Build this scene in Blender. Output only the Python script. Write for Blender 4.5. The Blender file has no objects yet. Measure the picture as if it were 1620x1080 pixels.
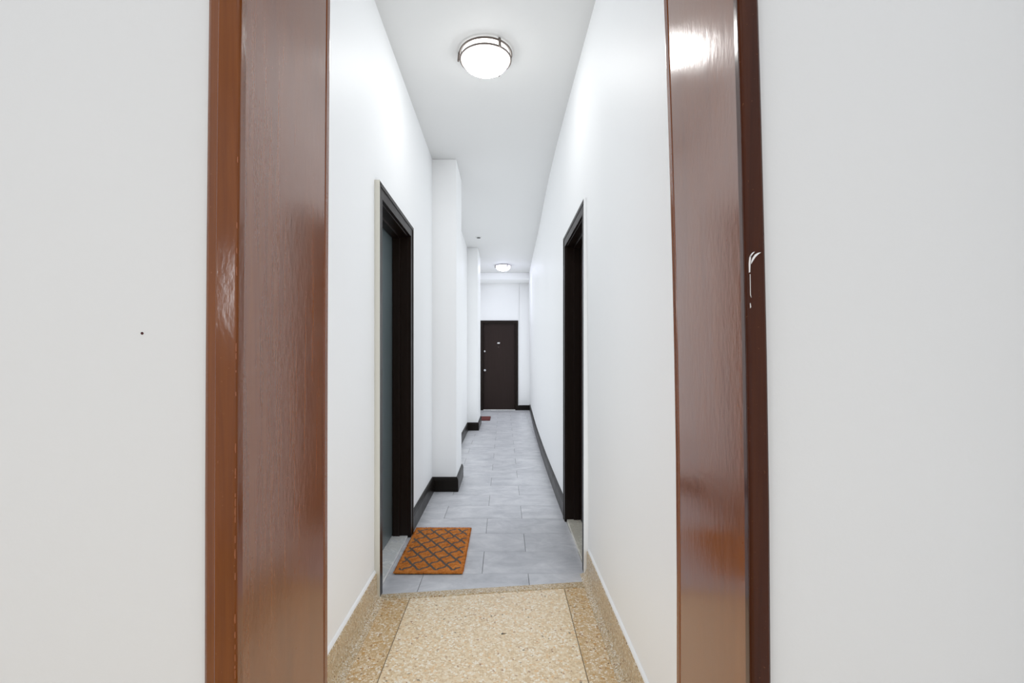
import bpy, bmesh, math, random
from mathutils import Vector
random.seed(7)
S = bpy.context.scene
COL = S.collection

# ------------------------------------------------------------------ camera
F, VX, VY, EYE = 746.0, 797.0, 563.0, 1.25          # focal length and vanishing point in pixels of the 1620 x 1080 frame
cam = bpy.data.cameras.new('camera')
cam.sensor_width = 36.0
cam.lens = F / 1620 * 36
cam.shift_x = (810 - VX) / 1620
cam.shift_y = (VY - 540) / 1620
cam.clip_start = 0.02
cam_o = bpy.data.objects.new('camera', cam)
cam_o.location = (0, 0, EYE)
cam_o.rotation_euler = (math.pi / 2, 0, 0)
COL.objects.link(cam_o)
S.camera = cam_o

# ------------------------------------------------------------------ world, added room light, exposure
w = bpy.data.worlds.new('world'); S.world = w; w.use_nodes = True
w.node_tree.nodes['Background'].inputs[0].default_value = (0.955, 0.975, 1.0, 1)
w.node_tree.nodes['Background'].inputs[1].default_value = 1.06
S.view_settings.view_transform = 'Standard'
S.view_settings.look = 'None'
S.view_settings.gamma = 1
S.view_settings.use_curve_mapping = False
S.view_settings.exposure = 0.24
S.cycles.max_bounces = 18
S.cycles.diffuse_bounces = 14
S.cycles.glossy_bounces = 6
# first bounces traced; later ones replaced by flat ambient fill in the world colour
S.cycles.use_fast_gi = True
S.cycles.fast_gi_method = 'REPLACE'
S.cycles.ao_bounces = 2; S.cycles.ao_bounces_render = 2
w.light_settings.ao_factor = 1.0; w.light_settings.distance = 0.6

CEIL = 3.07
LAMP_NEAR, LAMP_FAR, LAMP_ROOM = 20.0, 21.0, 2.0
LAMP_RIM = 2.6
SIDE_FILL_POWER = 26.0
BACK_FILL_POWER = 2.0
side_fill = bpy.data.lights.new('side_fill', 'AREA')  # unseen area lamp added for room fill and the left casing highlight
side_fill.shape = 'RECTANGLE'; side_fill.size = 1.1; side_fill.size_y = .6
side_fill.energy = SIDE_FILL_POWER; side_fill.color = (0.92, 0.96, 1.0)
dl = bpy.data.objects.new('side_fill', side_fill)
dl.location = (-2.5, -2.0, 1.72); dl.rotation_euler = (0, -math.pi / 2, 0)
COL.objects.link(dl)
back_fill = side_fill.copy(); back_fill.name = 'back_window_fill'  # second unseen lamp, added as fill from behind the camera
back_fill.size = 2.0; back_fill.size_y = 2.0; back_fill.energy = BACK_FILL_POWER
dl2 = bpy.data.objects.new('back_window_fill', back_fill)
dl2.location = (-.2, -3.5, 1.75); dl2.rotation_euler = (math.pi / 2, 0, 0)
COL.objects.link(dl2)

# ------------------------------------------------------------------ helpers
def new_obj(name, verts, faces, mat=None, parent=None, smooth=False, mats=None, fm=None):
    me = bpy.data.meshes.new(name)
    me.from_pydata([tuple(v) for v in verts], [], faces)
    bm = bmesh.new(); bm.from_mesh(me)
    bmesh.ops.recalc_face_normals(bm, faces=bm.faces)
    bm.to_mesh(me); bm.free()
    for m in (mats or [mat]):
        me.materials.append(m)
    if fm:
        for p, i in zip(me.polygons, fm): p.material_index = i
    if smooth:
        for p in me.polygons: p.use_smooth = True
    o = bpy.data.objects.new(name, me)
    COL.objects.link(o)
    if parent: o.parent = parent
    return o

class MB:
    def __init__(s): s.v = []; s.f = []
    def box(s, x0, x1, y0, y1, z0, z1):
        return s.hexa([(x0,y0),(x1,y0),(x1,y1),(x0,y1)], z0, z1)
    def hexa(s, plan, z0, z1, plan_top=None):
        n = len(plan); b = len(s.v)
        t = plan_top or plan
        s.v += [(x, y, z0) for x, y in plan] + [(x, y, z1) for x, y in t]
        s.f += [tuple(b+i for i in range(n))[::-1], tuple(b+n+i for i in range(n))]
        s.f += [(b+i, b+(i+1) % n, b+n+(i+1) % n, b+n+i) for i in range(n)]
        return s
    def lathe(s, prof, n=48, c=(0,0,0)):
        b = len(s.v); m = len(prof)
        for k in range(n):
            a = 2*math.pi*k/n
            for r, z in prof: s.v.append((c[0]+r*math.cos(a), c[1]+r*math.sin(a), c[2]+z))
        for k in range(n):
            for j in range(m-1):
                p, q = b+k*m+j, b+((k+1) % n)*m+j
                s.f.append((p, q, q+1, p+1))
        return s
    def torus(s, R, rr, zz, c, n=64, hx=1.0, m=10):
        b = len(s.v)
        for k in range(n):
            a = 2*math.pi*k/n
            for j in range(m):
                t = 2*math.pi*j/m
                r = R+rr*math.cos(t); s.v.append((c[0]+r*math.cos(a), c[1]+r*math.sin(a), c[2]+zz*math.sin(t)))
        for k in range(n):
            for j in range(m):
                s.f.append((b+k*m+j, b+((k+1) % n)*m+j, b+((k+1) % n)*m+(j+1) % m, b+k*m+(j+1) % m))
        return s
    def build(s, name, mat, parent=None, smooth=False, bevel=0, seg=2):
        o = new_obj(name, s.v, s.f, mat, parent, smooth)
        if bevel:
            md = o.modifiers.new('bevel', 'BEVEL'); md.width = bevel; md.segments = seg; md.limit_method = 'ANGLE'
        return o

def empty(name, loc=(0,0,0)):
    o = bpy.data.objects.new(name, None); o.location = loc; o.empty_display_size = 0.1
    COL.objects.link(o); return o
def tag(o, label=None, cat=None, group=None, kind=None):
    if label: o['label'] = label
    if cat: o['category'] = cat
    if group: o['group'] = group
    if kind: o['kind'] = kind
    return o
def adopt(o, parent):
    """parent a mesh modelled in world coordinates under an empty that stands at its base"""
    o.parent = parent; o.matrix_parent_inverse = parent.matrix_world.inverted(); return o
def under(root, *objs):
    bpy.context.view_layer.update()
    for o in objs:
        o.parent = root
        o.location = o.location - root.location
    return root

def sweep(path, prof, mat, name, parent=None, side=1, closed_prof=True):
    """one mesh for each straight run of a plan path, mitred at the corners; prof = (distance from wall, height)"""
    P = [Vector(p) for p in path]; out = []
    nrm = []
    for a, b in zip(P, P[1:]):
        d = (b-a).normalized(); nrm.append(Vector((d.y, -d.x))*side)
    def mit(i):
        if i == 0: return nrm[0]
        if i == len(P)-1: return nrm[-1]
        m = (nrm[i-1]+nrm[i]).normalized()
        return m / max(0.2, m.dot(nrm[i]))
    for i in range(len(P)-1):
        v = []; n = len(prof)
        for q in (i, i+1):
            m = mit(q)
            for d, z in prof: v.append((P[q].x+m.x*d, P[q].y+m.y*d, z))
        f = [(j, (j+1) % n, n+(j+1) % n, n+j) for j in range(n)]
        f += [tuple(range(n))[::-1], tuple(range(n, 2*n))]
        out.append(new_obj(name, v, f, mat, parent))
    return out

def clip_poly(poly, a, b, c):
    """keep a*x + b*y <= c"""
    out = []
    for i in range(len(poly)):
        p, q = poly[i], poly[(i+1) % len(poly)]
        dp, dq = a*p[0]+b*p[1]-c, a*q[0]+b*q[1]-c
        if dp <= 0: out.append(p)
        if (dp < 0 < dq) or (dq < 0 < dp):
            t = dp/(dp-dq); out.append((p[0]+t*(q[0]-p[0]), p[1]+t*(q[1]-p[1])))
    return out

# ------------------------------------------------------------------ materials
class NT:
    def __init__(s, name):
        s.m = bpy.data.materials.new(name); s.m.use_nodes = True
        s.t = s.m.node_tree; s.b = s.t.nodes['Principled BSDF']
    def n(s, typ, **kw):
        nd = s.t.nodes.new('ShaderNode'+typ)
        for k, v in kw.items():
            if k.startswith('_'): setattr(nd, k[1:], v)
            else: nd.inputs[k.replace('__', ' ')].default_value = v
        return nd
    def l(s, a, b): s.t.links.new(a, b)
    def set(s, **kw):
        for k, v in kw.items(): s.b.inputs[k.replace('__', ' ')].default_value = v
    def coords(s, scale=(1,1,1), kind='Object'):
        tc = s.n('TexCoord'); mp = s.n('Mapping'); mp.inputs['Scale'].default_value = scale
        s.l(tc.outputs[kind], mp.inputs[0]); return mp.outputs[0]
    def noise(s, vec, scale, detail=4, rough=.55, dist=0):
        nd = s.n('TexNoise', Scale=scale, Detail=detail, Roughness=rough, Distortion=dist)
        s.l(vec, nd.inputs['Vector']); return nd.outputs['Fac']
    def ramp(s, fac, stops, interp='LINEAR'):
        r = s.n('ValToRGB'); r.color_ramp.interpolation = interp; e = r.color_ramp.elements
        while len(e) < len(stops): e.new(.5)
        for el, (p, c) in zip(e, stops):
            el.position = p; el.color = (*c, 1) if len(c) == 3 else c
        s.l(fac, r.inputs[0]); return r.outputs[0]
    def mix(s, fac, a, b, blend='MIX'):
        m = s.n('Mix', _data_type='RGBA', _blend_type=blend)
        for sock, v in ((m.inputs[0], fac), (m.inputs[6], a), (m.inputs[7], b)):
            if isinstance(v, (int, float)): sock.default_value = v
            elif isinstance(v, tuple): sock.default_value = (*v, 1)
            else: s.l(v, sock)
        return m.outputs[2]
    def math(s, op, a, b=None):
        m = s.n('Math', _operation=op)
        for i, v in enumerate((a, b)):
            if v is None: continue
            if isinstance(v, (int, float)): m.inputs[i].default_value = v
            else: s.l(v, m.inputs[i])
        return m.outputs[0]
    def bump(s, h, strength, dist=.01):
        b = s.n('Bump', Strength=strength, Distance=dist); s.l(h, b.inputs['Height']); s.l(b.outputs[0], s.b.inputs['Normal'])
    def col(s, c): s.l(c, s.b.inputs['Base Color'])

def mat_paint(name, c, rough=.55, bump=.12):
    k = NT(name); v = k.coords()
    n1 = k.noise(v, 1.3, 3)
    k.col(k.mix(n1, tuple(x*.975 for x in c), c))
    k.set(Roughness=rough)
    h = k.math('ADD', k.noise(v, 38, 4), k.math('MULTIPLY', k.noise(v, 6, 2), 1.5))
    k.bump(h, bump, .004)
    return k.m
M_wall = mat_paint('white_wall_paint', (.915, .93, .94), .5)
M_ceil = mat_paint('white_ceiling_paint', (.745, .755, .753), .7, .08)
M_wall_dimmed = mat_paint('dimmed_wall_paint', (.705, .71, .72), .55)  # wall white darkened to offset stronger ambient light on the front wall
M_cream = mat_paint('cream_edge_paint', (.70, .68, .60), .5, .05)

def mat_wood(name, dark, mid, light, rough, sc=1.0, scratch=0.0, ior=1.5, bump=.10):
    k = NT(name); v = k.coords((26*sc, 26*sc, 1.1*sc))
    g = k.noise(v, 2.2, 6, .65, .6)
    v2 = k.coords((5, 5, .5)); g2 = k.noise(v2, 1.5, 3)
    c = k.ramp(g, [(.28, dark), (.5, mid), (.74, light)])
    c = k.mix(k.math('MULTIPLY', g2, .55), c, dark)
    if scratch:
        vs = k.coords((1, 1, 1)); wn = k.noise(vs, 140, 2, .6)
        worn = k.ramp(wn, [(.70, (0,0,0)), (.76, (1,1,1))])
        c = k.mix(k.math('MULTIPLY', worn, scratch), c, (.42, .17, .07))
    k.col(c)
    vr = k.coords((1, 1, 1)); rn = k.noise(vr, 9, 4)
    r = k.n('MapRange'); r.inputs[3].default_value = rough*.75; r.inputs[4].default_value = rough*1.3
    k.l(rn, r.inputs[0]); k.l(r.outputs[0], k.b.inputs['Roughness'])
    k.set(IOR=ior)
    k.bump(k.math('ADD', k.math('MULTIPLY', g, .14), k.noise(k.coords((1, 1, .45)), 70, 3)), bump, .0025)
    return k.m
M_mahog = mat_wood('varnished_mahogany', (.135, .031, .003), (.205, .052, .005), (.26, .074, .008), .17, 1, .15, 2.15, .11)
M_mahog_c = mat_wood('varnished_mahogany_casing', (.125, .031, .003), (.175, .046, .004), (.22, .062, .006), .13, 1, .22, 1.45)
M_mahog_d = mat_wood('shaded_mahogany_casing', (.036, .007, .0015), (.054, .011, .002), (.078, .018, .003), .15, 1, .18, 1.33)  # copy of the casing wood with the right side's shade in its colour
M_dark = mat_wood('dark_brown_trim_paint', (.010, .0058, .004), (.0135, .0078, .0055), (.018, .0105, .0075), .34, ior=1.28)
M_dark_door = mat_wood('dark_brown_door_paint', (.023, .0135, .0115), (.028, .0165, .014), (.033, .020, .017), .42, ior=1.3)
M_base = mat_wood('dark_baseboard_paint', (.0085, .0066, .0052), (.011, .0085, .0065), (.015, .011, .0085), .32, ior=1.25)

def mat_plain(name, c, rough=.5, metal=0, bump=0):
    k = NT(name); v = k.coords(); n = k.noise(v, 30, 3)
    k.col(k.mix(n, tuple(x*.93 for x in c), c)); k.set(Roughness=rough, Metallic=metal)
    if bump: k.bump(k.noise(v, 400, 2), bump, .001)
    return k.m
M_green = mat_plain('grey_green_door_paint', (.115, .15, .16), .34)
M_chrome = mat_plain('chrome', (.75, .75, .76), .18, 1)
M_nickel = mat_plain('brushed_nickel', (.20, .17, .155), .42, .8)
M_white_metal = mat_plain('white_metal', (.8, .8, .8), .4)
M_black = mat_plain('black_rubber', (.012, .011, .010), .6)
M_speck = mat_plain('dark_red_speck', (.07, .008, .012), .5)
M_brass = mat_plain('dark_divider_metal', (.22, .16, .10), .5, .2)
M_chip = mat_plain('bare_white_chip', (.80, .78, .78), .7)
M_worn = mat_plain('bare_orange_wood', (.30, .09, .025), .5)
def mat_glass():
    k = NT('window_glass'); t = k.t.nodes
    tr = t.new('ShaderNodeBsdfTransparent'); gl = t.new('ShaderNodeBsdfGlossy'); gl.inputs['Roughness'].default_value = .02
    mx = t.new('ShaderNodeMixShader'); mx.inputs[0].default_value = .05
    k.l(tr.outputs[0], mx.inputs[1]); k.l(gl.outputs[0], mx.inputs[2]); k.l(mx.outputs[0], t['Material Output'].inputs[0])
    return k.m
M_glass = mat_glass()
M_grout = mat_plain('grey_grout', (.20, .205, .215), .8, 0, .2)

def mat_tile():
    k = NT('grey_porcelain_tile'); tc = k.n('TexCoord'); oi = k.n('ObjectInfo')
    off = k.n('VectorMath', _operation='SCALE'); off.inputs[0].default_value = (17, 9, 5); k.l(oi.outputs['Random'], off.inputs['Scale'])
    add = k.n('VectorMath', _operation='ADD'); k.l(tc.outputs['Object'], add.inputs[0]); k.l(off.outputs[0], add.inputs[1])
    mp = k.n('Mapping'); mp.inputs['Scale'].default_value = (1, 1.5, 1); k.l(add.outputs[0], mp.inputs[0])
    v = mp.outputs[0]
    n1 = k.noise(v, 5.0, 7, .66, .5); n2 = k.noise(v, 26, 5, .6, .5); n3 = k.noise(v, 2.0, 2)
    c = k.ramp(n1, [(.30, (.41, .425, .465)), (.48, (.56, .57, .61)), (.68, (.74, .745, .78))])
    c = k.mix(k.math('MULTIPLY', n2, .4), c, (.76, .765, .80))
    c = k.mix(k.math('MULTIPLY', n3, .12), c, (.36, .375, .40))
    k.col(c); k.set(Roughness=.36)
    k.bump(n2, .06, .002)
    return k.m
M_tile = mat_tile()

def mat_terrazzo(name, body, amber, dens=1.0):
    k = NT(name); v = k.coords(kind='Object')
    wv = k.n('TexNoise', Scale=60, Detail=2); k.l(v, wv.inputs['Vector'])
    sub = k.n('VectorMath', _operation='SCALE'); sub.inputs['Scale'].default_value = .012; k.l(wv.outputs['Color'], sub.inputs[0])
    ad = k.n('VectorMath', _operation='ADD'); k.l(v, ad.inputs[0]); k.l(sub.outputs[0], ad.inputs[1])
    vo = k.n('TexVoronoi', Scale=112*dens); k.l(ad.outputs[0], vo.inputs['Vector'])
    ve = k.n('TexVoronoi', Scale=112*dens, _feature='DISTANCE_TO_EDGE'); k.l(ad.outputs[0], ve.inputs['Vector'])
    sx = k.n('SeparateColor'); k.l(vo.outputs['Color'], sx.inputs[0])
    chip = k.ramp(sx.outputs[0], [(0, (.64, .46, .26)), (.30, (.80, .63, .41)), (.52, (.86, .74, .56)), (.72, (.95, .90, .80)),
                                 (.90, amber), (.975, (.34, .16, .08)), (.993, (.07, .05, .035))], 'CONSTANT')
    edge = k.ramp(ve.outputs['Distance'], [(.03, (1,1,1)), (.14, (0,0,0))])
    c = k.mix(k.math('MULTIPLY', edge, .8), chip, body)
    big = k.noise(v, 3.2, 4)
    c = k.mix(k.math('MULTIPLY', big, .5), c, body)
    k.col(c); k.set(Roughness=.30)
    k.bump(k.noise(v, 120, 2), .03, .001)
    return k.m
M_terr = mat_terrazzo('beige_terrazzo', (.80, .64, .43), (.76, .48, .22))
M_terr_b = mat_terrazzo('amber_terrazzo_border', (.52, .34, .15), (.60, .32, .09))
M_terr_base = mat_terrazzo('terrazzo_cove_base', (.36, .27, .15), (.40, .26, .11), 1.4)

def mat_marble(name, a, b):
    k = NT(name); v = k.coords()
    n = k.noise(v, 7, 8, .68, 2.2); n2 = k.noise(v, 30, 4)
    c = k.ramp(n, [(.36, a), (.47, tuple(x*.82 for x in a)), (.52, b), (.58, a)])
    k.col(k.mix(k.math('MULTIPLY', n2, .25), c, b)); k.set(Roughness=.3); return k.m
M_marble = mat_marble('white_marble', (.90, .90, .88), (.70, .72, .74))
M_marble_c = mat_marble('cream_marble', (.82, .79, .70), (.62, .59, .50))

def mat_mat():
    k = NT('coir_trellis_mat'); tc = k.n('TexCoord'); sp = k.n('SeparateXYZ'); k.l(tc.outputs['Object'], sp.inputs[0])
    X, Y = sp.outputs[0], sp.outputs[1]
    nz = k.n('TexNoise', Scale=130, Detail=2); k.l(tc.outputs['Object'], nz.inputs['Vector'])
    j = k.math('MULTIPLY', k.math('SUBTRACT', nz.outputs['Fac'], .5), .35)
    a = k.math('ADD', k.math('MULTIPLY', X, 2*math.pi/.10), 0.4); b = k.math('MULTIPLY', k.math('ADD', Y, .031), 2*math.pi/.150)
    p = k.math('MULTIPLY', k.math('ADD', a, b), .5); q = k.math('MULTIPLY', k.math('SUBTRACT', a, b), .5)
    W = .30; W1_ = .05
    p2 = k.math('ADD', p, k.math('MULTIPLY', k.math('SINE', k.math('MULTIPLY', q, 2)), W1_))
    q2 = k.math('ADD', q, k.math('MULTIPLY', k.math('SINE', k.math('MULTIPLY', p, 2)), -W))
    d = k.math('MINIMUM', k.math('ABSOLUTE', k.math('COSINE', k.math('ADD', p2, j))), k.math('ABSOLUTE', k.math('COSINE', k.math('ADD', q2, j))))
    line = k.ramp(d, [(.22, (1,1,1)), (.34, (0,0,0))])
    inx = k.math('LESS_THAN', k.math('ABSOLUTE', X), .178); iny = k.math('LESS_THAN', k.math('ABSOLUTE', Y), .325)
    m = k.math('MULTIPLY', line, k.math('MULTIPLY', inx, iny))
    n2 = k.noise(tc.outputs['Object'], 45, 4)
    c = k.ramp(n2, [(.3, (.44, .135, .016)), (.5, (.64, .215, .028)), (.72, (.76, .32, .075))])
    c = k.mix(m, c, (.13, .11, .095))
    k.col(c); k.set(Roughness=.9)
    return k.m
M_mat = mat_mat()
def mat_red():
    k = NT('dark_red_mat'); v = k.coords(); n = k.noise(v, 60, 4)
    k.col(k.ramp(n, [(.3, (.09, .012, .012)), (.7, (.20, .035, .03))])); k.set(Roughness=.9); k.bump(n, .6, .004); return k.m
M_red = mat_red()

def mat_lamp(name, c, strength):
    k = NT(name); k.set(Roughness=.4); k.b.inputs['Base Color'].default_value = (.9, .9, .9, 1)
    k.b.inputs['Emission Color'].default_value = (*c, 1); k.b.inputs['Emission Strength'].default_value = strength
    return k.m

# ------------------------------------------------------------------ setting: walls
XL = -.662                                   # corridor wall on the left
NEAR, FAR, END = .80, 1.16, 10.9             # front wall faces, far end of the corridor
RW_B = [(1.16, .487), (2.0, .487), (2.76, .485), (3.56, .482), (4.15, .480), (4.8, .482), (5.4, .486), (6.0, .494), (6.6, .503), (7.5, .520), (8.5, .545), (9.7, .58), (10.9, .615)]
RW_T = [(1.16, .478), (2.0, .474), (2.76, .466), (3.56, .458), (4.15, .455), (4.8, .460), (5.4, .470), (6.0, .485), (6.6, .498), (7.5, .512), (8.5, .525), (9.7, .545), (10.9, .57)]
def lerp_tab(tab, y):
    if y <= tab[0][0]: return tab[0][1]
    for (a, xa), (b, xb) in zip(tab, tab[1:]):
        if y <= b: return xa+(xb-xa)*(y-a)/(b-a)
    return tab[-1][1]

# wall on the left with its door opening, and the two pilasters
LD0, LD1, DTOP = 2.485, 3.255, 2.08           # left door opening
RD0, RD1 = 2.76, 3.56                        # right door opening
m = MB()
for y0, y1, z0 in ((FAR, LD0, 0), (LD0, LD1, DTOP), (LD1, 4.5, 0), (8.6, END+.2, 0)):
    m.box(XL-.25, XL, y0, y1, z0, CEIL)
m.box(XL-.25, -.615, 4.5, 8.6, 0, CEIL)
wall_left = tag(m.build('wall_left', M_wall), 'white corridor wall with the grey-green door and two pilasters', 'wall', kind='structure')
MB().box(XL-.05, -.438, 4.36, 4.88, 0, CEIL).build('pilaster', M_wall, wall_left, bevel=.004)
MB().box(XL-.05, -.436, 7.93, 8.80, 0, CEIL).build('pilaster', M_wall, wall_left, bevel=.004)

# wall on the right: leans and bends a little along its length
m = MB()
for (y0, b0), (y1, b1) in zip(RW_B, RW_B[1:]):
    t0, t1 = lerp_tab(RW_T, y0), lerp_tab(RW_T, y1)
    if (y0, y1) == (RD0, RD1):
        k = DTOP/CEIL
        m.hexa([(b0+(t0-b0)*k, y0), (.80, y0), (.80, y1), (b1+(t1-b1)*k, y1)], DTOP, CEIL, [(t0, y0), (.80, y0), (.80, y1), (t1, y1)])
    else:
        m.hexa([(b0, y0), (.80, y0), (.80, y1), (b1, y1)], 0, CEIL, [(t0, y0), (.80, y0), (.80, y1), (t1, y1)])
tag(m.build('wall_right', M_wall), 'long white corridor wall with the dark brown door in it', 'wall', kind='structure')

# far end wall with door opening, low beam under the ceiling, cable cover
ED0, ED1, ETOP = -.485, .275, 2.015
m = MB()
m.box(XL-.25, ED0, END, END+.25, 0, CEIL); m.box(ED1, .82, END, END+.25, 0, CEIL); m.box(ED0, ED1, END, END+.25, ETOP, CEIL)
wall_end = tag(m.build('wall_end', M_wall), 'white wall closing the far end of the corridor', 'wall', kind='structure')
MB().box(XL-.05, .65, 10.30, END+.05, CEIL-.145, CEIL).build('beam', M_wall, wall_end, bevel=.004)
MB().box(.335, .352, END-.012, END+.01, .11, CEIL-.145).build('moulding', M_wall, wall_end, bevel=.003)

# front wall of the room the camera stands in
RX = 1.02  # unseen side wall set close so it darkens the front wall's right part
m = MB()
OPL, OPR, OTOP = -.46, .43, 2.22
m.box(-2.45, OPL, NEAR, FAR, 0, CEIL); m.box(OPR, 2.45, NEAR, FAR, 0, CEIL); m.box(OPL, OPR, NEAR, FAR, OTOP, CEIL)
tag(m.build('wall_front', M_wall_dimmed), 'plain white wall on both sides of the mahogany doorway', 'wall', kind='structure')
tag(MB().box(RX, 2.45, -3.2, NEAR, 0, CEIL).build('wall_room_right', M_wall), 'plain white side wall of the room behind the viewer', 'wall', kind='structure')
m = MB(); B0, B1, BZ0, BZ1 = -1.15, .75, .80, 2.70
m.box(-2.45, B0, -3.45, -3.2, 0, CEIL); m.box(B1, 2.45, -3.45, -3.2, 0, CEIL); m.box(B0, B1, -3.45, -3.2, 0, BZ0); m.box(B0, B1, -3.45, -3.2, BZ1, CEIL)
tag(m.build('wall_back', M_wall), 'white back wall with a large added window behind the viewer', 'wall', kind='structure')
wb = tag(empty('added_window_back', (-.2, -3.32, BZ0)), 'large white framed window added behind the viewer for fill light', 'window', kind='structure')  # added window, out of view, a source for the back fill lamp
m = MB()
for a in ((B0, B0+.05, BZ0, BZ1), (B1-.05, B1, BZ0, BZ1), (B0, B1, BZ0, BZ0+.05), (B0, B1, BZ1-.05, BZ1), (-.225, -.175, BZ0, BZ1)):
    m.box(a[0], a[1], -3.35, -3.30, a[2], a[3])
fb = m.build('window_frame', M_white_metal)
pb = [MB().box(a, b, -3.328, -3.322, BZ0+.05, BZ1-.05).build('pane', M_glass) for a, b in ((B0+.05, -.225), (-.175, B1-.05))]
under(wb, fb, *pb)
m = MB(); W0, W1, WZ0, WZ1 = -2.55, -1.45, 1.42, 2.02
m.box(-2.45, -2.2, -3.2, W0, 0, CEIL); m.box(-2.45, -2.2, W1, NEAR, 0, CEIL); m.box(-2.45, -2.2, W0, W1, 0, WZ0); m.box(-2.45, -2.2, W0, W1, WZ1, CEIL)
tag(m.build('wall_room_left', M_wall), 'white side wall with an added window behind the viewer', 'wall', kind='structure')
wn = tag(empty('added_window_side', (-2.32, -2.0, WZ0)), 'white framed window added behind the viewer for the left casing highlight', 'window', kind='structure')  # added window, out of view, to be mirrored in the left casing
m = MB()
for a in ((W0, W0+.05, WZ0, WZ1), (W1-.05, W1, WZ0, WZ1), (W0, W1, WZ0, WZ0+.05), (W0, W1, WZ1-.05, WZ1)):
    m.box(-2.34, -2.29, *a)
fr = m.build('window_frame', M_white_metal); pn = MB().box(-2.318, -2.312, W0+.05, W1-.05, WZ0+.05, WZ1-.05).build('pane', M_glass)
under(wn, fr, pn)

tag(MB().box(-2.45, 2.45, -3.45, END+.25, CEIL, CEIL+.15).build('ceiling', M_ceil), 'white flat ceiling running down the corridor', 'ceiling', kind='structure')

# ------------------------------------------------------------------ floor
floor = tag(MB().box(-2.45, 2.45, -3.45, END+.25, -.12, -.004).build('floor', M_grout),
            'corridor floor of grey tiles beyond beige terrazzo', 'floor', kind='structure')
# slanted line where terrazzo meets tile: from (-.66, 2.462) to (.49, 2.613)
SLX0, SLY0, SLX1, SLY1 = -.66, 2.470, .49, 2.618
def sl(x): return SLY0+(SLY1-SLY0)*(x-SLX0)/(SLX1-SLX0)
def slab(name, poly, mat, z=0.0, bev=.0015, parent=floor, z0=-.006):
    cx = sum(p[0] for p in poly)/len(poly); cy = sum(p[1] for p in poly)/len(poly)
    o = MB().hexa([(x-cx, y-cy) for x, y in poly], z0, z).build(name, mat, parent, bevel=bev, seg=1)
    o.location = (cx, cy, 0); return o
W_STR = .058
def f2(x): return sl(x)-W_STR
g = .0014
slab('terrazzo_slab', [(-.485+g, -3.2), (.325-g, -3.2), (.325-g, f2(.325)-g), (-.485+g, f2(-.485)-g)], M_terr)
slab('terrazzo_border', [(XL, FAR), (-.485-g, FAR), (-.485-g, f2(-.485)-g), (XL, f2(XL)-g)], M_terr_b)
slab('terrazzo_border', [(.325+g, FAR), (.50, FAR), (.50, f2(.50)-g), (.325+g, f2(.325)-g)], M_terr_b)
slab('terrazzo_slab', [(-2.2, -3.2), (-.485-g, -3.2), (-.485-g, FAR), (-2.2, FAR)], M_terr)
slab('terrazzo_slab', [(.325+g, -3.2), (2.2, -3.2), (2.2, FAR), (.325+g, FAR)], M_terr)
for x in (-.485, .325):
    MB().box(x-g, x+g, -3.2, f2(x), -.006, -.0008).build('divider_strip', M_brass, floor)
slab('threshold_strip', [(XL, f2(XL)), (.50, f2(.50)), (.50, sl(.50)-.003), (XL, sl(XL)-.003)], M_terr_base, .004, .003)
# grey tiles, 305 x 600 mm, staggered
ROW0, RH, TL = 2.713, .3055, .60
for k in range(-2, 28):
    y0, y1 = ROW0+k*RH, ROW0+(k+1)*RH
    x0 = (.14 if k % 2 else -.125)-2*TL
    for j in range(5):
        a, b = x0+j*TL, x0+(j+1)*TL
        poly = [(a+.0014, y0+.0014), (b-.0014, y0+.0014), (b-.0014, y1-.0014), (a+.0014, y1-.0014)]
        poly = clip_poly(poly, -1, 0, -(XL+.001)); poly = poly and clip_poly(poly, 1, 0, .625 if y0 > 6 else .489)
        poly = poly and clip_poly(poly, 0, 1, END)
        s_ = (SLY1-SLY0)/(SLX1-SLX0)
        poly = poly and clip_poly(poly, s_, -1, s_*SLX0-SLY0)
        if poly and len(poly) > 2:
            ar = abs(sum(p[0]*q[1]-q[0]*p[1] for p, q in zip(poly, poly[1:]+poly[:1])))/2
            if ar > 3e-4:
                slab('tile', poly, M_tile, random.uniform(-.0004, .0004), .0012)

# ------------------------------------------------------------------ baseboards
BP = [(0, 0), (.019, 0), (.019, .104), (.0165, .108), (.0165, .112), (.014, .120), (.007, .131), (.004, .134), (0, .134)]
bl = tag(empty('baseboard_left', (XL, 4.3, 0)), 'dark brown baseboard stepping around the two white pilasters', 'baseboard', kind='structure')
bs = sweep([(XL, 3.325), (XL, 4.36), (-.438, 4.36), (-.438, 4.88), (-.615, 4.88), (-.615, 7.93), (-.436, 7.93), (-.436, 8.80), (XL, 8.80), (XL, END)], BP, M_base, 'board')
under(bl, *bs)
path = [(lerp_tab(RW_B, y), y) for y in (3.625, 4.15, 4.8, 5.4, 6.0, 6.6, 7.5, 8.5, 9.7, 10.9)]
br = tag(empty('baseboard_right', (.487, 3.7, 0)), 'dark brown baseboard along the right corridor wall beyond the door', 'baseboard', kind='structure')
under(br, *sweep(path, BP, M_base, 'board', side=-1))
be = tag(sweep([(.33, END), (.612, END)], [(d, z*.86) for d, z in BP], M_base, 'baseboard_end')[0], 'short dark baseboard beside the far brown door', 'baseboard', kind='structure')
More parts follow.
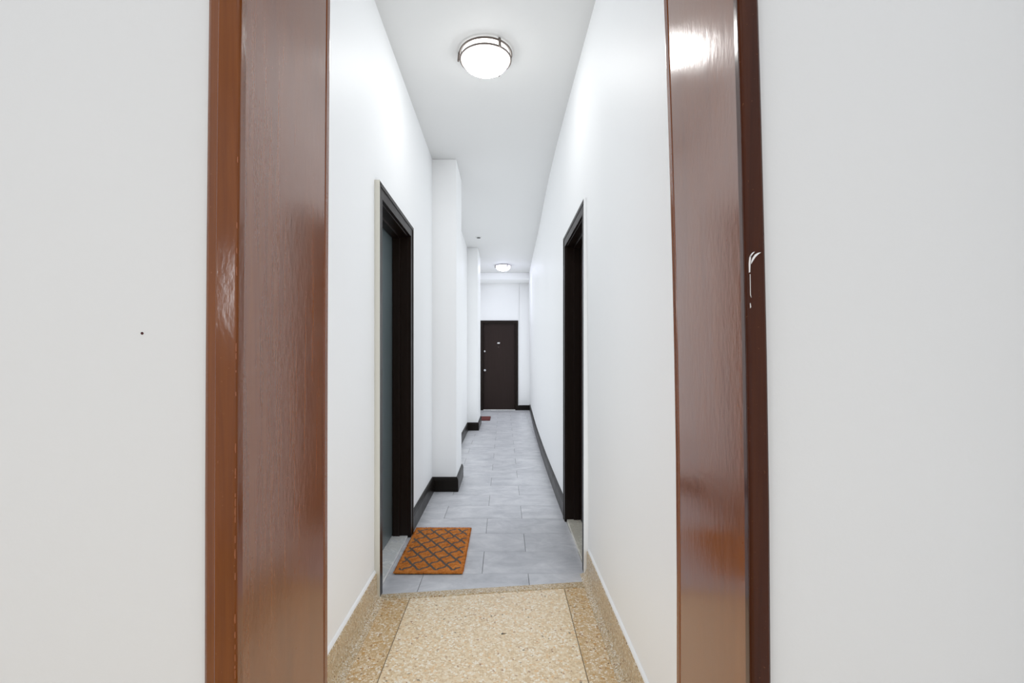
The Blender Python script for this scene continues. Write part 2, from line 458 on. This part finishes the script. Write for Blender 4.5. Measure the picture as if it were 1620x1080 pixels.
# terrazzo cove base either side of the near corridor
CP = [(0, 0), (.050, .0), (.049, .004), (.035, .008), (.024, .018), (.017, .034), (.014, .055), (.013, .135), (.009, .142), (0, .142)]
LP = [(0, .142), (.0095, .142), (.007, .150), (.002, .156), (0, .156)]
for nm, pth, sd, lb in (('baseboard_near_left', [(XL, FAR), (XL, 2.425)], 1, 'speckled terrazzo cove base left of the beige floor'),
                        ('baseboard_near_right', [(.487, FAR), (.486, 2.70)], -1, 'speckled terrazzo cove base right of the beige floor')):
    o = tag(sweep(pth, CP, M_terr_base, nm, side=sd)[0], lb, 'baseboard', kind='structure')
    for p in o.data.polygons: p.use_smooth = False
    sweep(pth, LP, M_wall, 'painted_edge', o, side=sd)

# ------------------------------------------------------------------ mahogany door frame in front
dfr = tag(empty('door_frame', (0, .98, 0)), 'glossy red-brown mahogany door frame close to the viewer', 'door frame')
ZS = [0, .4, .7, 1.0, 1.25, 1.45, 1.65, 1.85, 2.05, 2.24]
def lean_r(z):
    return -.0215*max(0, (z-.7)/1.15)**1.7 if z > .7 else 0
def lean_l(z):
    return .0075*max(0, (z-.8)/1.05)**1.8 if z > .8 else 0
def post(name, prof, lean, mat, smooth_ok=False):
    n = len(prof); v = []; f = []
    for z in ZS:
        for x, y in prof: v.append((x+lean(z), y, z))
    for i in range(len(ZS)-1):
        for j in range(n): f.append((i*n+j, i*n+(j+1) % n, (i+1)*n+(j+1) % n, (i+1)*n+j))
    f += [tuple(range(n))[::-1], tuple(range((len(ZS)-1)*n, len(ZS)*n))]
    o = new_obj(name, v, f, mat)
    md = o.modifiers.new('bevel', 'BEVEL'); md.width = .0016; md.segments = 2; md.limit_method = 'ANGLE'; md.angle_limit = .35
    return o
# plan profiles (X, Y)
L_cas = [(-.506, .802), (-.503, .793), (-.497, .789), (-.4805, .783), (-.4795, .7815), (-.446, .779), (-.4435, .7805), (-.4425, .784), (-.4445, .803)]
L_jam = [(-.462, .800), (-.4462, .8005), (-.4350, 1.138), (-.437, 1.140), (-.437, 1.1425), (-.4345, 1.144), (-.4330, 1.158), (-.436, 1.163), (-.462, 1.163)]
R_cas = [(.4115, .803), (.4095, .786), (.4105, .782), (.413, .7795), (.441, .783), (.445, .786), (.4475, .792), (.4475, .802)]
R_jam = [(.432, .800), (.432, 1.163), (.4270, 1.163), (.4245, 1.158), (.4265, 1.144), (.429, 1.1425), (.429, 1.140), (.4268, 1.138), (.4130, .8005)]
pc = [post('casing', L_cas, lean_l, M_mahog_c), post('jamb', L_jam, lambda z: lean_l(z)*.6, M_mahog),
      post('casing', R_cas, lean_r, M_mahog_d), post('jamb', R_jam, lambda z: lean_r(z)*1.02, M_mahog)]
hz = 2.20
pc.append(MB().box(-.462, .432, .80, 1.163, hz, hz+.03).build('head_jamb', M_mahog, bevel=.002))
pc.append(MB().box(-.506, .43, .780, .802, hz-.002, hz+.06).build('head_casing', M_mahog_c, bevel=.002))
# varnish worn off along the left casing's inner arris
random.seed(3); v, f = [], []; z = .45
def ax(z): return -.4445+lean_l(z)
while z < 1.62:
    ln = random.uniform(.003, .016); wd = random.uniform(.0002, .0009)
    b = len(v)
    for zz, ww in ((z, 0), (z+ln*.35, wd), (z+ln*.7, wd*.7), (z+ln, 0)):
        v += [(ax(zz)-ww, .7789, zz), (ax(zz)+.0007, .7791, zz), (ax(zz)+.0007, .7815, zz), (ax(zz)-ww, .7815, zz)]
    for q in range(3):
        f += [(b+q*4+i, b+q*4+(i+1) % 4, b+q*4+4+(i+1) % 4, b+q*4+4+i) for i in range(4)]
    z += ln+random.expovariate(1/(.012 if z < 1.1 else .035))
pc.append(tag(new_obj('worn_edge', v, f, M_worn), 'orange worn edge'))
# paint knocked off the right casing's inner corner
def chip(pts, y):
    v = []; n = len(pts)
    for dy in (0, .0025):
        for a, b in pts:
            u, vv = 1050+a/3.375, 380+b/3.375
            v.append(((u-VX)*y/F, y+dy, EYE-(vv-VY)*y/F))
    return new_obj('chipped_spot', v, [tuple(range(n)), tuple(range(2*n-1, n-1, -1))]+[(i, (i+1) % n, n+(i+1) % n, n+i) for i in range(n)], M_chip)
pc.append(tag(chip([(456, 172), (455, 120), (458, 92), (464, 78), (467, 84), (464, 110), (462, 170)], .7785), 'white bare chip'))
pc.append(chip([(463, 80), (474, 66), (486, 60), (482, 66), (472, 78), (464, 92)], .7785))
pc.append(chip([(468, 112), (476, 92), (490, 74), (506, 66), (520, 64), (504, 76), (490, 90), (478, 108), (468, 126)], .7785))
pc.append(chip([(461, 180), (463, 292), (469, 305), (465, 290), (463, 180)], .7785))
pc.append(chip([(462, 335), (463, 362), (467, 356), (464, 335)], .7785))
under(dfr, *pc)

# ------------------------------------------------------------------ corridor doors
def side_door(name, label, sgn, xw, y0, y1, top, leaf_x, leaf_mat, cw, proj, sill_mat, z_s):
    """door in a side wall: sgn -1 = left wall, +1 = right wall; xw = wall face; opening y0..y1"""
    root = tag(empty(name, (xw, (y0+y1)/2, 0)), label, 'door', kind='structure')
    X = lambda d: xw+sgn*d                     # d > 0 goes into the wall
    def bx(nm, d0, d1, a, b, z0, z1, mat, bev=.0015):
        p, q = sorted((X(d0), X(d1)))
        return MB().box(p, q, a, b, z0, z1).build(nm, mat, bevel=bev)
    parts = []
    # casing: flat board plus raised outer bead, two legs and a head
    for a, b, ob in ((y0-cw, y0+.004, 0), (y1-.004, y1+cw, 1)):
        c = bx('casing', -proj*.82, .03, a, b, 0, top-.003, M_dark)
        parts.append(c)
        e0, e1 = (a, a+.022) if ob == 0 else (b-.022, b)
        bd = bx('bead', -proj, .03, e0, e1, 0, top+cw, M_dark); bd.parent = c
    h = bx('head_casing', -proj*.82, .03, y0-cw, y1+cw, top-.004, top+cw, M_dark); parts.append(h)
    bd = bx('bead', -proj, .03, y0-cw, y1+cw, top+cw-.022, top+cw, M_dark); bd.parent = h
    # painted outer edge of the near leg
    pe = bx('painted_edge', -proj-.0005, .03, y0-cw-.004, y0-cw+.001, 0, top+cw+.002, M_cream if sgn < 0 else M_wall, .001); parts.append(pe)
    # jambs, stop and head soffit
    dl_ = abs(leaf_x-xw)
    for a, b in ((y0-.02, y0+.008), (y1-.008, y1+.02)):
        parts.append(bx('jamb', -.002, dl_+.05, a, b, 0, top+.01, M_dark))
    parts.append(bx('head_jamb', -.002, dl_+.05, y0, y1, top-.008, top+.02, M_dark))
    parts.append(bx('door_stop', dl_*.5, dl_-.004, y0+.008, y0+.022, z_s, top-.008, M_dark))
    parts.append(bx('door_stop', dl_*.5, dl_-.004, y1-.022, y1-.008, z_s, top-.008, M_dark))
    parts.append(bx('door_stop', dl_*.5, dl_-.004, y0+.022, y1-.022, top-.022, top-.008, M_dark))
    parts.append(bx('door_leaf', dl_, dl_+.045, y0+.010, y1-.010, z_s+.005, top-.010, leaf_mat))
    parts.append(bx('door_sill', .0, dl_+.05, y0-.0, y1+.0, -.01, z_s, sill_mat, .003))
    under(root, *parts)
    for p in parts:
        for c in p.children: pass
    return root
side_door('door_1', 'grey-green door in a dark brown frame beside the orange doormat', -1, XL, LD0, LD1, DTOP, XL-.105, M_green, .07, .027, M_marble, .014)
side_door('door_2', 'dark brown door recessed in the right corridor wall above a cream sill', 1, .476, RD0, RD1, DTOP, .575, M_dark_door, .07, .020, M_marble_c, .020)

side_door('added_door', 'dark brown door added behind the viewer for the right casing to reflect', 1, RX, -1.25, -.35, DTOP, RX+.06, M_dark_door, .07, .020, M_marble_c, .012)  # invented door, out of view, gives the right casing a dark reflection

# door at the far end
d3 = tag(empty('door_3', (-.105, END, 0)), 'dark brown flat door closing the far end of the corridor', 'door', kind='structure')
P3 = []
for a, b in ((ED0-.055, ED0+.006), (ED1-.006, ED1+.055)):
    P3.append(MB().box(a, b, END-.022, END+.01, 0, ETOP).build('casing', M_dark, bevel=.003))
P3.append(MB().box(ED0-.055, ED1+.055, END-.022, END+.01, ETOP-.006, ETOP+.055).build('head_casing', M_dark, bevel=.003))
for a, b in ((ED0-.01, ED0+.014), (ED1-.014, ED1+.01)):
    P3.append(MB().box(a, b, END-.005, END+.12, 0, ETOP).build('jamb', M_dark, bevel=.002))
P3.append(MB().box(ED0, ED1, END-.005, END+.12, ETOP-.014, ETOP+.01).build('head_jamb', M_dark, bevel=.002))
leaf = MB().box(ED0+.014, ED1-.014, END+.05, END+.09, .014, ETOP-.016).build('door_leaf', M_dark_door, bevel=.002)
P3.append(leaf)
P3.append(MB().box(ED0+.01, ED1-.01, END-.02, END+.12, -.01, .012).build('door_sill', M_marble, bevel=.002))
def turned(name, prof, x, z, mat, n=24):
    o = MB().lathe(prof, n).build(name, mat, smooth=True)
    o.rotation_euler = (math.pi/2, 0, 0); o.location = (x, END+.05, z); return o
P3.append(turned('door_knob', [(0, .0), (.032, 0), (.032, .006), (.012, .008), (.011, .035), (.026, .042), (.029, .055), (.024, .066), (0, .070)], -.437, .92, M_chrome))
P3.append(turned('deadbolt', [(0, 0), (.027, 0), (.026, .010), (.018, .016), (.008, .018), (0, .018)], -.447, 1.36, M_chrome))
P3.append(turned('peephole', [(0, 0), (.011, 0), (.010, .005), (.005, .006), (0, .004)], -.122, 1.458, M_nickel))
kn = MB()
kn.hexa([(-.034, -.014), (.022, -.018), (.034, .012), (-.022, .017)], 0, .006)
plate = kn.build('number_plate', M_white_metal, bevel=.001); plate.rotation_euler = (math.pi/2, 0, 0); plate.location = (-.120, END+.05, 1.552)
P3.append(plate)
under(d3, *P3)

# ------------------------------------------------------------------ ceiling lamps
def ceiling_lamp(x, y, label, col, power, rot=0.0, n=64):
    r = tag(empty('ceiling_lamp', (x, y, CEIL)), label, 'ceiling lamp', 'flush round ceiling lamps with nickel rings')
    MB().lathe([(0, 0), (.140, 0), (.143, -.004), (.143, -.014), (.10, -.016), (0, -.016)], n).build('base_plate', M_white_metal, r, True)
    dif = MB().lathe([(.143, -.010), (.1455, -.020), (.1455, -.046), (.143, -.056), (.132, -.068)], n).build('diffuser', mat_lamp('lamp_rim_glow', col, LAMP_RIM), r, True)
    MB().lathe([(.132, -.068), (.122, -.081), (.100, -.096), (.065, -.108), (.03, -.114), (.0005, -.115)], n).build('lens', mat_lamp('lamp_lens_glow', col, power), dif, True)
    MB().torus(.1555, .0050, .0055, (0, 0, -.013), n).build('ring', M_nickel, r, True)
    MB().torus(.1515, .0050, .0055, (0, 0, -.045), n).build('ring', M_nickel, r, True)
    for a in (-58, 62, 182):
        t = math.radians(a+rot)
        s_ = MB().box(-.005, .006, -.007, .007, -.056, -.003).build('strap', M_nickel, r, bevel=.0015)
        s_.location = (.1575*math.cos(t), .1575*math.sin(t), 0); s_.rotation_euler = (0, math.radians(-6), t)
    return r
ceiling_lamp(-.109, 2.83, 'lit round ceiling lamp near the doorway, the larger one in view', (1.0, .99, .97), LAMP_NEAR)
ceiling_lamp(-.013, 9.45, 'small-looking lit ceiling lamp in front of the far brown door', (.73, .75, 1.0), LAMP_FAR)
ceiling_lamp(-.9, -.9, 'unseen ceiling lamp added to light the room behind the viewer', (1.0, .99, .97), LAMP_ROOM)  # added out of view to light the front wall

# small dark fitting on the ceiling
cf = tag(empty('ceiling_fitting', (-.385, 7.22, CEIL)), 'small dark round fitting on the ceiling before the far pilaster', 'ceiling fitting')
MB().lathe([(0, 0), (.048, 0), (.046, -.006), (.030, -.010), (0, -.010)], 24).build('cover', M_ceil, cf, True)
MB().lathe([(0, -.008), (.030, -.009), (.030, -.013), (.02, -.016), (0, -.016)], 20).build('nozzle', M_black, cf, True)

# ------------------------------------------------------------------ doormats
MX0, MX1, MY0, MY1 = -.630, -.236, 2.698, 3.405
mw, ml = (MX1-MX0)/2, (MY1-MY0)/2
dm = tag(empty('doormat', ((MX0+MX1)/2, (MY0+MY1)/2, 0)), 'orange coir doormat with grey trellis pattern on the tiles', 'doormat')
def rounded(hw, hl, r, n=5):
    out = []
    for cx, cy, a0 in ((hw-r, hl-r, 0), (-hw+r, hl-r, 90), (-hw+r, -hl+r, 180), (hw-r, -hl+r, 270)):
        for i in range(n+1):
            a = math.radians(a0+90*i/n); out.append((cx+r*math.cos(a), cy+r*math.sin(a)))
    return out
MB().hexa(rounded(mw, ml, .012), .0005, .004).build('backing', M_black, dm)
MB().hexa(rounded(mw-.001, ml-.001, .012), .004, .012).build('mat_body', M_mat, dm, bevel=.003)
v, f = [], []
for i in range(16000):
    x, y = random.uniform(-mw, mw), random.uniform(-ml, ml)
    if i < 1800:
        e = i % 4
        x, y = ((-mw, y), (mw, y), (x, -ml), (x, ml))[e]
        x += random.uniform(-.004, .004); y += random.uniform(-.004, .004)
    h_ = random.uniform(.013, .0185); r_ = random.uniform(.0009, .0017); a = random.uniform(0, 6.28)
    b = len(v)
    for q in range(3): v.append((x+r_*math.cos(a+q*2.09), y+r_*math.sin(a+q*2.09), .006))
    v.append((x+random.uniform(-.0025, .0025), y+random.uniform(-.0025, .0025), h_))
    f += [(b, b+1, b+3), (b+1, b+2, b+3), (b+2, b, b+3)]
tag(new_obj('coir_pile', v, f, M_mat, dm), kind='stuff')
m2 = tag(empty('doormat', (-.44, 9.40, 0)), 'small dark red doormat on the tiles beyond the far pilaster', 'doormat')
MB().hexa(rounded(.175, .29, .01), .0005, .005).build('backing', M_black, m2)
MB().hexa(rounded(.172, .287, .01), .005, .014).build('mat_body', M_red, m2, bevel=.003)

# ------------------------------------------------------------------ small marks
sp_ = tag(MB().lathe([(0, 0), (.0026, 0), (.0022, .0014), (0, .002)], 10).build('wall_speck', M_speck, None, True),
          'tiny dark red speck on the white wall left of the doorway', 'speck')
sp_.rotation_euler = (math.pi/2, 0, 0); sp_.location = (-.6135, NEAR+.0005, 1.2885)
n_ = 9
pts = [(-.011, .0), (-.006, .003), (.002, .003), (.014, .0035), (.004, -.0005), (-.004, -.003), (-.009, -.003)]
db = tag(MB().hexa(pts, 0, .0012).build('floor_chip', M_black), 'thin dark splinter lying on the beige terrazzo', 'debris')
db.location = (-.0015, 1.25*F/(1002.5-VY), .0003)
